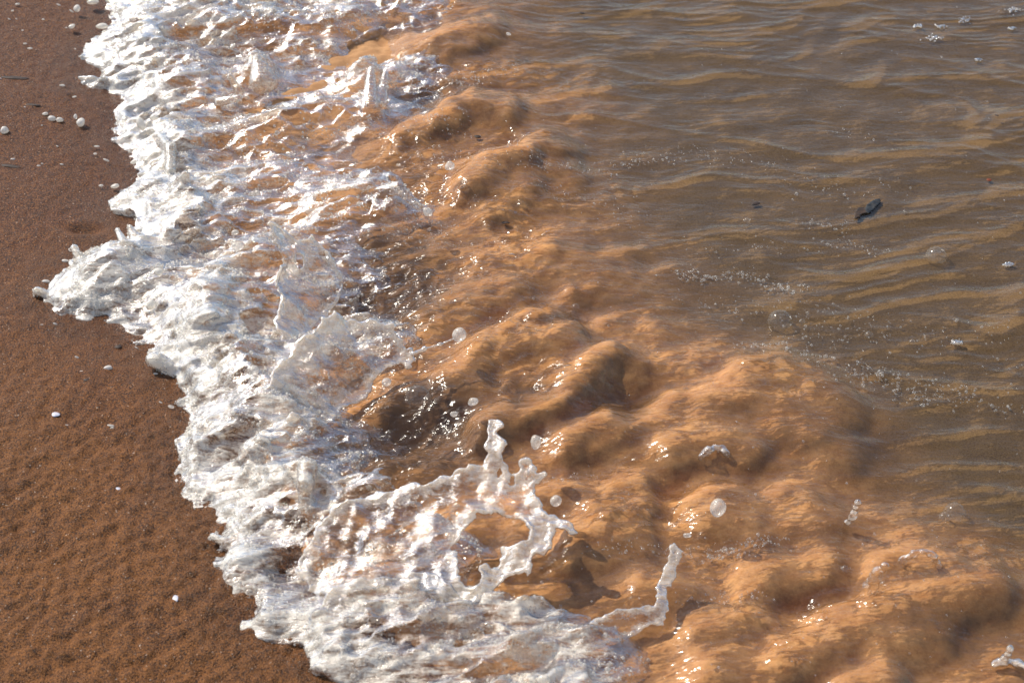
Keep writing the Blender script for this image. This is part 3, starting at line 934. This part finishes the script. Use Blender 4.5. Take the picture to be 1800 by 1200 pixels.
# thread of beads trailing from the broad splash sheet
w = [G(u, v, z) for (u, v, z) in [(726, 622, .062), (746, 613, .062), (774, 605, .062), (798, 595, .062), (806, 589, .062)]]
me, c0 = chain_mesh('bead_thread', [(w[0], w[1], .0026, .0018), (w[1], w[1], .0032, .0032), (w[1], w[2], .0012, .0012), (w[2], w[2], .0024, .0024), (w[2], w[3], .0011, .0011)], M_SPL, .0007, .0001, .55, k=.0022)
obj('water_thread', me, label='thin beaded thread of water joining the white splash to a round drop', cat='splash', loc=c0)


# ------------------------------------------------------------------ droplets
def blob_mesh(name, seed, mat, sub=3, amp=.16):
    import bmesh
    bm = bmesh.new()
    bmesh.ops.create_icosphere(bm, subdivisions=sub, radius=1.0)
    r = random.Random(seed)
    ph = [(r.uniform(-1, 1), r.uniform(-1, 1), r.uniform(-1, 1), r.uniform(0, 6.28), r.uniform(1.5, 3.5)) for _ in range(7)]
    for vt in bm.verts:
        n = vt.co.normalized()
        vt.co = n * (1 + amp * sum(math.sin(f * (a * n.x + b * n.y + c * n.z) + p) for a, b, c, p, f in ph) / 3)
    for fc in bm.faces:
        fc.smooth = True
    me = bpy.data.meshes.new(name)
    bm.to_mesh(me)
    bm.free()
    me.materials.append(mat)
    return me


M_FLECK = mat_drop('foam_fleck', .9)
FLECKS = [blob_mesh('spray_fleck', 200 + i, M_FLECK, 2, .22) for i in range(5)]
DROPS = [blob_mesh('water_droplet', 100 + i, M_DROP, 3, .22) for i in range(5)]
PXM = 0.00070
# u, v, radius px, stretch along image x, stretch along image y, height, label
DLIST = [
    (136, 15, 9, 1, 1, .03, 'round white droplet at the top of the sand, upper left'),
    (163, 3, 10, 1.3, .6, .03, 'flat white droplet cut by the top edge above the sand'),
    (8, 230, 8, 1, 1, .03, 'round white droplet at the left edge over the dark sand'),
    (143, 216, 9, 1.05, .95, .02, 'larger round white droplet beside a row of three on the upper sand'),
    (133, 205, 4, 1, 1.3, .02, 'tiny upright droplet just above the larger round one on the upper sand'),
    (80, 200, 6, 1.2, .6, .02, 'first of three white droplets in a row on the upper sand'),
    (91, 208, 7, 1.1, .9, .02, 'middle of three white droplets in a row on the upper sand'),
    (105, 211, 6, 1.2, .8, .02, 'last of three white droplets in a row on the upper sand'),
    (127, 47, 7, 1.2, .7, .02, 'oval white droplet below the round one at the top of the sand'),
    (181, 46, 11, 1.3, .6, .015, 'wide flat white droplet close to the foam near the top'),
    (208, 43, 8, 1.2, .7, .02, 'short white droplet touching the foam near the top'),
    (247, 216, 10, .75, 1.3, .06, 'tall egg-shaped white drop hanging over the upper foam'),
    (271, 207, 7, 1.2, .7, .06, 'oval drop right of the tall egg-shaped one over the upper foam'),
    (340, 230, 5, 1, 1, .06, 'small round drop over the bluish hollow of the upper foam'),
    (235, 285, 5, 1.2, .8, .02, 'small white droplet left of the foam edge, upper quarter'),
    (203, 327, 8, 1.2, .6, .02, 'flat white droplet left of the foam edge above the pitted hole'),
    (116, 459, 6, 1.2, .6, .015, 'small flat droplet left of the finger on the foam tongue'),
    (82, 496, 7, 1.3, .6, .015, 'flat bluish droplet above the tip of the foam tongue'),
    (70, 514, 8, 1.1, .9, .015, 'round drop at the very tip of the foam tongue'),
    (191, 646, 7, 1.1, .6, .015, 'oval white droplet alone on the sand below the foam tongue'),
    (300, 714, 4, 1.2, .7, .012, 'tiny white droplet on the sand beside the foam at mid height'),
    (278, 477, 7, 1, 1, .06, 'round white drop over the foam tongue'),
    (265, 536, 9, .9, 1, .05, 'pale round drop over the shaded lower side of the foam tongue'),
    (326, 607, 8, 1, 1, .04, 'round white drop over the foam just inside the edge at mid height'),
    (446, 650, 8, 1, 1, .05, 'round white drop over the middle foam left of the broad splash'),
    (416, 432, 9, 1.05, .9, .06, 'white drop over the foam left of the curled crest'),
    (413, 409, 5, 1.2, .9, .06, 'small white drop above the one left of the curled crest'),
    (807, 589, 12, 1, 1, .062, 'round frothy drop at the end of the beaded thread'),
    (752, 372, 9, .95, 1.1, .05, 'cream drop over brown water right of the upper foam'),
    (790, 292, 8, 1.1, 1.2, .05, 'pale drop over the orange billow in the upper middle'),
    (941, 775, 9, .85, 1.25, .06, 'upright oval drop right of the spike of the largest splash'),
    (977, 881, 8, 1, 1, .05, 'small round drop right of the torn splash ring'),
    (1262, 893, 13, .95, 1.05, .05, 'big white oval drop over orange billows right of centre'),
    (1208, 940, 5, 1.2, .8, .04, 'small grey drop below left of the big oval drop'),
    (831, 706, 8, 1.05, .85, .05, 'cream drop above the spike of the largest splash'),
    (797, 727, 5, 1.1, .9, .05, 'tiny white drop over the dark hollow left of the orange ridge'),
    (679, 672, 7, 1, .9, .05, 'white drop just right of the broad splash sheet'),
    (955, 1195, 8, 1.2, .9, .03, 'white drop at the bottom edge right of the foam'),
    (894, 60, 5, 1.1, .8, .03, 'small grey drop over brown water near the top middle'),
]
for i, (u, v, r, sx, sy, h, lb) in enumerate(DLIST):
    h = h * .28 if h <= .03 and u < 300 else h
    p = G(u, v, h)
    o = obj('water_droplet', (FLECKS if u < 300 else DROPS)[i % 5], label=lb, cat='droplet', group='drops of spray in the air', loc=p)
    o.scale = (r * PXM * sx, r * PXM, r * PXM * sy)
    o.rotation_euler = (-0.5, random.uniform(-.3, .3), 0)
k = 0
while k < 46:
    u, v = random.uniform(0, 190), random.uniform(0, 330) if k < 30 else random.uniform(330, 760)
    if k >= 30:
        u = random.uniform(0, 300)
    p = G(u, v, .004)
    if samp(S, p[0:1], p[1:2])[0] > -.012:
        continue
    o = obj('spray_fleck', FLECKS[k % 5], label='tiny white fleck of spray over the dark wet sand', cat='droplet', group='tiny spray flecks over the sand', loc=p)
    r = random.uniform(1.2, 2.8) * PXM
    o.scale = (r * random.uniform(1.2, 2.8), r, r * .8)
    o.rotation_euler = (-.5, random.uniform(-.3, .6), 0)
    k += 1

# ------------------------------------------------------------------ bubbles
import bmesh
bm = bmesh.new()
bmesh.ops.create_icosphere(bm, subdivisions=3, radius=1.0)
bmesh.ops.delete(bm, geom=[q for q in bm.verts if q.co.z < -.15], context='VERTS')
for fc in bm.faces:
    fc.smooth = True
DOME = bpy.data.meshes.new('bubble')
bm.to_mesh(DOME)
bm.free()
DOME.materials.append(M_BUB)
for (u, v, r, lb) in [(1371, 566, 22, 'large clear bubble dome on the rippled water above the big billow'), (1678, 902, 17, 'clear bubble dome at the dark water edge on the right'),
                      (1660, 910, 9, 'small clear bubble beside the dome on the right'), (1313, 389, 7, 'clear round bubble left of the dark floating leaf'), (1527, 590, 8, 'pale oval bubble right of the large clear dome'),
                      (1645, 452, 20, 'faint wide bubble ring in the clear water far right of centre'), (1410, 566, 6, 'small bubble just right of the large clear dome'), (1012, 541, 8, 'pale bubble over orange water above the ridge'),
                      (680, 690, 12, 'clear bubble in the dark hollow beside the broad splash'), (735, 700, 22, 'brownish bubble dome in the dark hollow left of the orange billow'), (650, 418, 8, 'shiny bubble in the brown churn right of the curled crest'),
                      (655, 445, 9, 'shiny bubble below another in the brown churn right of the crest'), (1603, 602, 6, 'small white bubble among froth at right'), (1485, 1000, 6, 'small bubble left of the glassy scrap')]:
    p = G(u, v, .006)
    zz = float(samp(FILM, p[0:1], p[1:2])[0])
    p = G(u, v, zz)
    o = obj('bubble', DOME, label=lb, cat='bubble', group='bubbles on the water', loc=p)
    o.scale = (r * PXM,) * 3


def spheres_stuff(name, pts, rad, label, cat, mat):
    """many tiny bubbles: points turned into little spheres by geometry nodes"""
    me = bpy.data.meshes.new(name)
    me.vertices.add(len(pts))
    me.vertices.foreach_set('co', np.ascontiguousarray(pts, np.float32).ravel())
    a = me.attributes.new('rad', 'FLOAT', 'POINT')
    a.data.foreach_set('value', np.ascontiguousarray(rad, np.float32))
    o = obj(name, me, label=label, cat=cat, kind='stuff')
    ng = bpy.data.node_groups.new(name + '_nodes', 'GeometryNodeTree')
    ng.interface.new_socket('Geometry', in_out='INPUT', socket_type='NodeSocketGeometry')
    ng.interface.new_socket('Geometry', in_out='OUTPUT', socket_type='NodeSocketGeometry')
    gi, go = ng.nodes.new('NodeGroupInput'), ng.nodes.new('NodeGroupOutput')
    ic = ng.nodes.new('GeometryNodeMeshIcoSphere')
    ic.inputs['Subdivisions'].default_value = 2
    ic.inputs['Radius'].default_value = 1.0
    sm = ng.nodes.new('GeometryNodeSetShadeSmooth')
    sm_ = ng.nodes.new('GeometryNodeSetMaterial')
    sm_.inputs['Material'].default_value = mat
    ip = ng.nodes.new('GeometryNodeInstanceOnPoints')
    at = ng.nodes.new('GeometryNodeInputNamedAttribute')
    at.data_type = 'FLOAT'
    at.inputs['Name'].default_value = 'rad'
    L = ng.links.new
    L(ic.outputs['Mesh'], sm.inputs[0])
    L(sm.outputs[0], sm_.inputs[0])
    L(gi.outputs[0], ip.inputs['Points'])
    L(sm_.outputs[0], ip.inputs['Instance'])
    L(at.outputs['Attribute'], ip.inputs['Scale'])
    L(ip.outputs[0], go.inputs[0])
    md = o.modifiers.new('bubbles', 'NODES')
    md.node_group = ng
    return o


M_FROTH = mat_drop('froth_bubble', .42)
M_DRIFT = mat_drop('drifting_bubble', .16)
# bubbles in the foam belt
fv = foam.data
co = np.empty(len(fv.vertices) * 3, np.float32)
fv.vertices.foreach_get('co', co)
co = co.reshape(-1, 3)
wv = np.empty(len(co), np.float32)
fv.attributes['white'].data.foreach_get('value', wv)
clump = gn(co[:, 0] * 28, co[:, 1] * 28, 201) + .6 * gn(co[:, 0] * 70, co[:, 1] * 70, 202)
pr = np.clip(.15 + .9 * clump, 0.02, 1.2) * np.clip(.35 + wv, .1, 1) * (co[:, 2] > -.015)
pr /= pr.sum()
pick = RNG.choice(len(co), 26000, False, p=pr)
rad = np.clip(RNG.lognormal(math.log(.00085), .45, len(pick)), .0004, .0036)
spheres_stuff('foam_bubbles', co[pick] + RNG.normal(0, .0006, (len(pick), 3)), rad, 'countless small bubbles glittering in the white foam', 'foam', M_FROTH)

# froth drifting in streaks on the water
pts, rad = [], []
for (line, wid, n, r0) in [
        ([(1195, 468), (1240, 482), (1300, 470), (1360, 492), (1410, 500)], 10, 700, .0010), ([(1240, 440), (1330, 420), (1460, 430)], 9, 90, .0010), ([(1440, 412), (1500, 420), (1540, 432)], 8, 160, .0011),
        ([(1200, 525), (1300, 535), (1420, 540), (1520, 545)], 26, 260, .0010), ([(1400, 600), (1480, 570), (1600, 575), (1700, 570)], 24, 260, .0011), ([(1440, 620), (1520, 650), (1600, 670), (1700, 690)], 26, 420, .0011),
        ([(1290, 605), (1360, 600), (1420, 620)], 8, 200, .0011), ([(1500, 640), (1580, 665), (1660, 700)], 12, 240, .0011), ([(960, 302), (1030, 300), (1120, 272), (1200, 255)], 9, 260, .0010),
        ([(820, 320), (880, 305), (950, 300)], 16, 300, .0009), ([(960, 340), (1040, 350), (1110, 400)], 14, 160, .0009), ([(1060, 985), (1130, 975), (1230, 968)], 9, 200, .0009), ([(1240, 985), (1300, 972), (1370, 958)], 10, 420, .0010),
        ([(1300, 265), (1380, 290), (1470, 325), (1560, 320)], 20, 200, .0010), ([(1200, 250), (1300, 270)], 14, 100, .0010), ([(1440, 380), (1480, 390)], 10, 130, .0011), ([(1120, 280), (1180, 270)], 8, 60, .0010),
        ([(700, 250), (760, 230), (800, 235)], 14, 240, .0011), ([(760, 180), (800, 150), (850, 135), (930, 120)], 9, 330, .0010), ([(730, 290), (790, 275)], 16, 90, .0012), ([(800, 160), (850, 140)], 8, 160, .0010),
        ([(1085, 1110), (1180, 1075), (1260, 1060), (1340, 1055)], 10, 200, .0009), ([(700, 520), (780, 510)], 20, 80, .0012), ([(950, 855), (1040, 845)], 5, 120, .0009), ([(660, 430), (760, 420), (780, 400)], 18, 220, .0011),
        ([(1760, 560), (1790, 640)], 20, 70, .0010), ([(1470, 220), (1560, 235)], 16, 40, .0010), ([(1640, 660), (1740, 700), (1800, 705)], 10, 130, .0010)]:
    ln = np.array(smooth_line(line, 20))
    ix = RNG.integers(0, len(ln), n)
    c = ln[ix] + RNG.normal(0, 1, (n, 2)) * [wid * 1.5, wid * .55] + RNG.normal(0, 6, (n, 2)) * [1.6, .4]
    c = c[gn(c[:, 0] / 13, c[:, 1] / 6, 311) + .5 * gn(c[:, 0] / 5, c[:, 1] / 3, 312) > -.05]
    n = len(c)
    c += (8 * np.stack([gn(c[:, 0] / 30, c[:, 1] / 14, 301), .5 * gn(c[:, 0] / 30, c[:, 1] / 14, 302)], -1))
    g = G(c[:, 0], c[:, 1], .004)
    zz = samp(FILM, g[:, 0], g[:, 1])
    pts.append(np.stack([g[:, 0], g[:, 1], zz], -1))
    rad.append(np.clip(RNG.lognormal(math.log(r0 * .72), .42, n), .0004, .0026))
n = 600                                     # single bubbles strewn over the rest of the water
c = np.stack([RNG.uniform(620, 1800, n), RNG.uniform(0, 1200, n)], -1)
g = G(c[:, 0], c[:, 1], .004)
pts.append(np.stack([g[:, 0], g[:, 1], samp(FILM, g[:, 0], g[:, 1])], -1))
rad.append(np.clip(RNG.lognormal(math.log(.0007), .4, n), .0004, .0018))
spheres_stuff('drifting_froth', np.concatenate(pts), np.concatenate(rad), 'streaks of fine bubbles drifting on the brown water', 'froth', M_DRIFT)

# foam patches floating at the upper right
for (u, v, w_, lb) in [(1780, 18, 17, 'white patch of froth in the top right corner'), (1697, 36, 16, 'flat white froth patch left of the corner patch'), (1614, 46, 9, 'round froth spot at the left of the upper right froth row'),
                       (1655, 47, 9, 'thin faint froth spot between the round one and the flat one'), (1640, 68, 14, 'long thin froth streak below the other patches at upper right'), (1778, 50, 6, 'small froth dot under the corner patch'),
                       (1720, 105, 6, 'lone froth dot below the upper right froth row'), (1682, 602, 10, 'white froth clot on the dark ripples at right'), (1772, 465, 9, 'froth cluster near the right edge at mid height')]:
    g = G(u, v, .004)
    zz = float(samp(FILM, g[0:1], g[1:2])[0])
    rr = random.Random(u)
    parts = []
    for _ in range(40):
        q = G(u + rr.gauss(0, w_ * .5), v + rr.gauss(0, w_ * .16), zz + .0006)
        r = rr.uniform(.0006, .0019)
        parts.append((q, q + [0, 0, .0002], r, r))
    me, c0 = chain_mesh('foam_patch', parts, M_SPL, .0007, .0001, .42, k=.0008, seed=u)
    obj('foam_patch', me, label=lb, cat='foam patch', group='froth patches on the open water', loc=c0)

# ------------------------------------------------------------------ flotsam, dark streaks and things on the sand
M_LEAF = mat_simple('wet_dark_leaf', col(30, 34, 38), col(46, 44, 40), 160, .45, .35)
M_LEAFB = mat_simple('sodden_leaf', col(70, 52, 36), col(40, 32, 26), 200, .5, .3)
g = G(1524, 367, 0)
zz = float(samp(FILM, g[0:1], g[1:2])[0])
root = obj('floating_leaf', None, label='dark torn leaf floating on the rippled water at right', cat='leaf', loc=G(1524, 367, zz + .001))


def leaf_mesh(name, pts, mat, th, curl):
    """flat ragged outline (photo coordinates) given thickness and a curl"""
    c = G(1524, 367, zz)
    O = [tuple((G(u, v, zz) - c)[:2]) for (u, v) in pts]
    a = np.array(O)
    st = .0007
    s, t = np.arange(a[:, 0].min() - .004, a[:, 0].max() + .004, st), np.arange(a[:, 1].min() - .004, a[:, 1].max() + .004, st)
    ss, tt = np.meshgrid(s, t, indexing='ij')
    sw, tw = ss + .0012 * gn(ss * 300, tt * 300, 3), tt + .0012 * gn(ss * 300, tt * 300, 4)
    d, _ = seg_dist(sw, tw, O, True)
    d = np.where(inside(sw, tw, O), d, -d)
    o0 = curl * (.0035 * gn(ss * 60, tt * 60, 7) + .0018 * gn(ss * 160, tt * 160, 8) + 3.0 * (ss * .6 - tt * .8) ** 2)
    n = np.arange(-.006, .016, st)
    dens = np.minimum(th, d * .8)[:, :, None] - np.abs(n[None, None] - .35 * o0[:, :, None])
    v, q = vdb_mesh(dens.astype(np.float32), (s[0], t[0], n[0]), st)
    return mesh_from(name, v, q, mat)


obj('blade', leaf_mesh('blade', [(1518, 372), (1522, 362), (1530, 354), (1540, 350), (1549, 351), (1548, 358), (1540, 364), (1534, 370), (1526, 376)], M_LEAF, .0010, 1.0), parent=root)
obj('blade', leaf_mesh('blade', [(1501, 384), (1502, 374), (1508, 366), (1516, 364), (1524, 368), (1524, 376), (1516, 376), (1512, 382), (1506, 385)], M_LEAFB, .0010, .6), parent=root)
M_BIT = mat_simple('dark_bits', col(36, 28, 24), col(66, 50, 40), 300, .6, .3)
M_RED = mat_simple('rusty_debris', col(120, 58, 28), col(92, 44, 24), 300, .6, .3)
M_SHELL = mat_simple('pale_shell', col(206, 206, 214), col(178, 176, 184), 260, .4, .5)
for (u, v, r, sx, sy, mat, onsand, nm, lb) in [
        (1328, 358, 6, 1.6, .8, M_BIT, 0, 'scrap_streak', 'small dark scrap afloat left of the dark leaf'), (1738, 316, 5, 1.2, .9, M_RED, 0, 'scrap_streak', 'rust-red scrap afloat right of the dark leaf'),
        (838, 240, 6, 1.3, .7, M_BIT, 0, 'scrap_streak', 'small dark scrap behind the upper orange billow'), (888, 391, 5, 1.3, .7, M_BIT, 0, 'scrap_streak', 'tiny dark scrap in the turbid water above centre'),
        (1022, 23, 5, 1.2, .7, M_BIT, 0, 'scrap_streak', 'dark speck afloat near the top middle'), (1752, 203, 3, 1.2, .8, M_BIT, 0, 'scrap_streak', 'black speck afloat near the right edge'),
        (97, 728, 5, 1.3, .8, M_SHELL, 1, 'shell_fragment', 'pale bluish shell chip lying on the sand'), (208, 609, 6, 1.2, .8, M_BIT, 1, 'pebble', 'small black pebble on the sand below the foam tongue'),
        (152, 668, 4, 1, .8, M_BIT, 1, 'pebble', 'tiny dark pebble on the sand near the oval droplet'), (309, 1052, 4, 1, 1.2, M_SHELL, 1, 'shell_fragment', 'tiny bluish shell chip on the lower sand'),
        (207, 858, 3, 1.3, .8, M_SHELL, 1, 'shell_fragment', 'tiny white shell chip on the sand at lower left'), (22, 137, 20, 1.5, .28, M_BIT, 1, 'scrap_streak', 'long dark streak at the left edge of the sand'),
        (18, 293, 18, 1.2, .25, M_BIT, 1, 'scrap_streak', 'shorter dark streak lower down at the left edge of the sand'), (58, 185, 12, 1.5, .3, M_BIT, 1, 'scrap_streak', 'thin dark streak on the upper sand near three droplets')]:  # the long entries on the sand are flat dark blobs
    fld = SAND if onsand else FILM
    g = G(u, v, .01)
    for _ in range(3):
        zz = float(samp(fld, g[0:1], g[1:2])[0])
        g = G(u, v, zz)
    o = obj(nm, blob_mesh(nm, u, mat, 3, .3), label=lb, cat={'scrap_streak': 'seaweed', 'pebble': 'pebble', 'shell_fragment': 'shell'}[nm], loc=g)
    o.scale = (r * PXM * sx, r * PXM * sy * 1.2, r * PXM * min(sy, .5) * .6)
    o.rotation_euler = (0, 0, -.15 if r > 10 else random.uniform(-.6, .6))
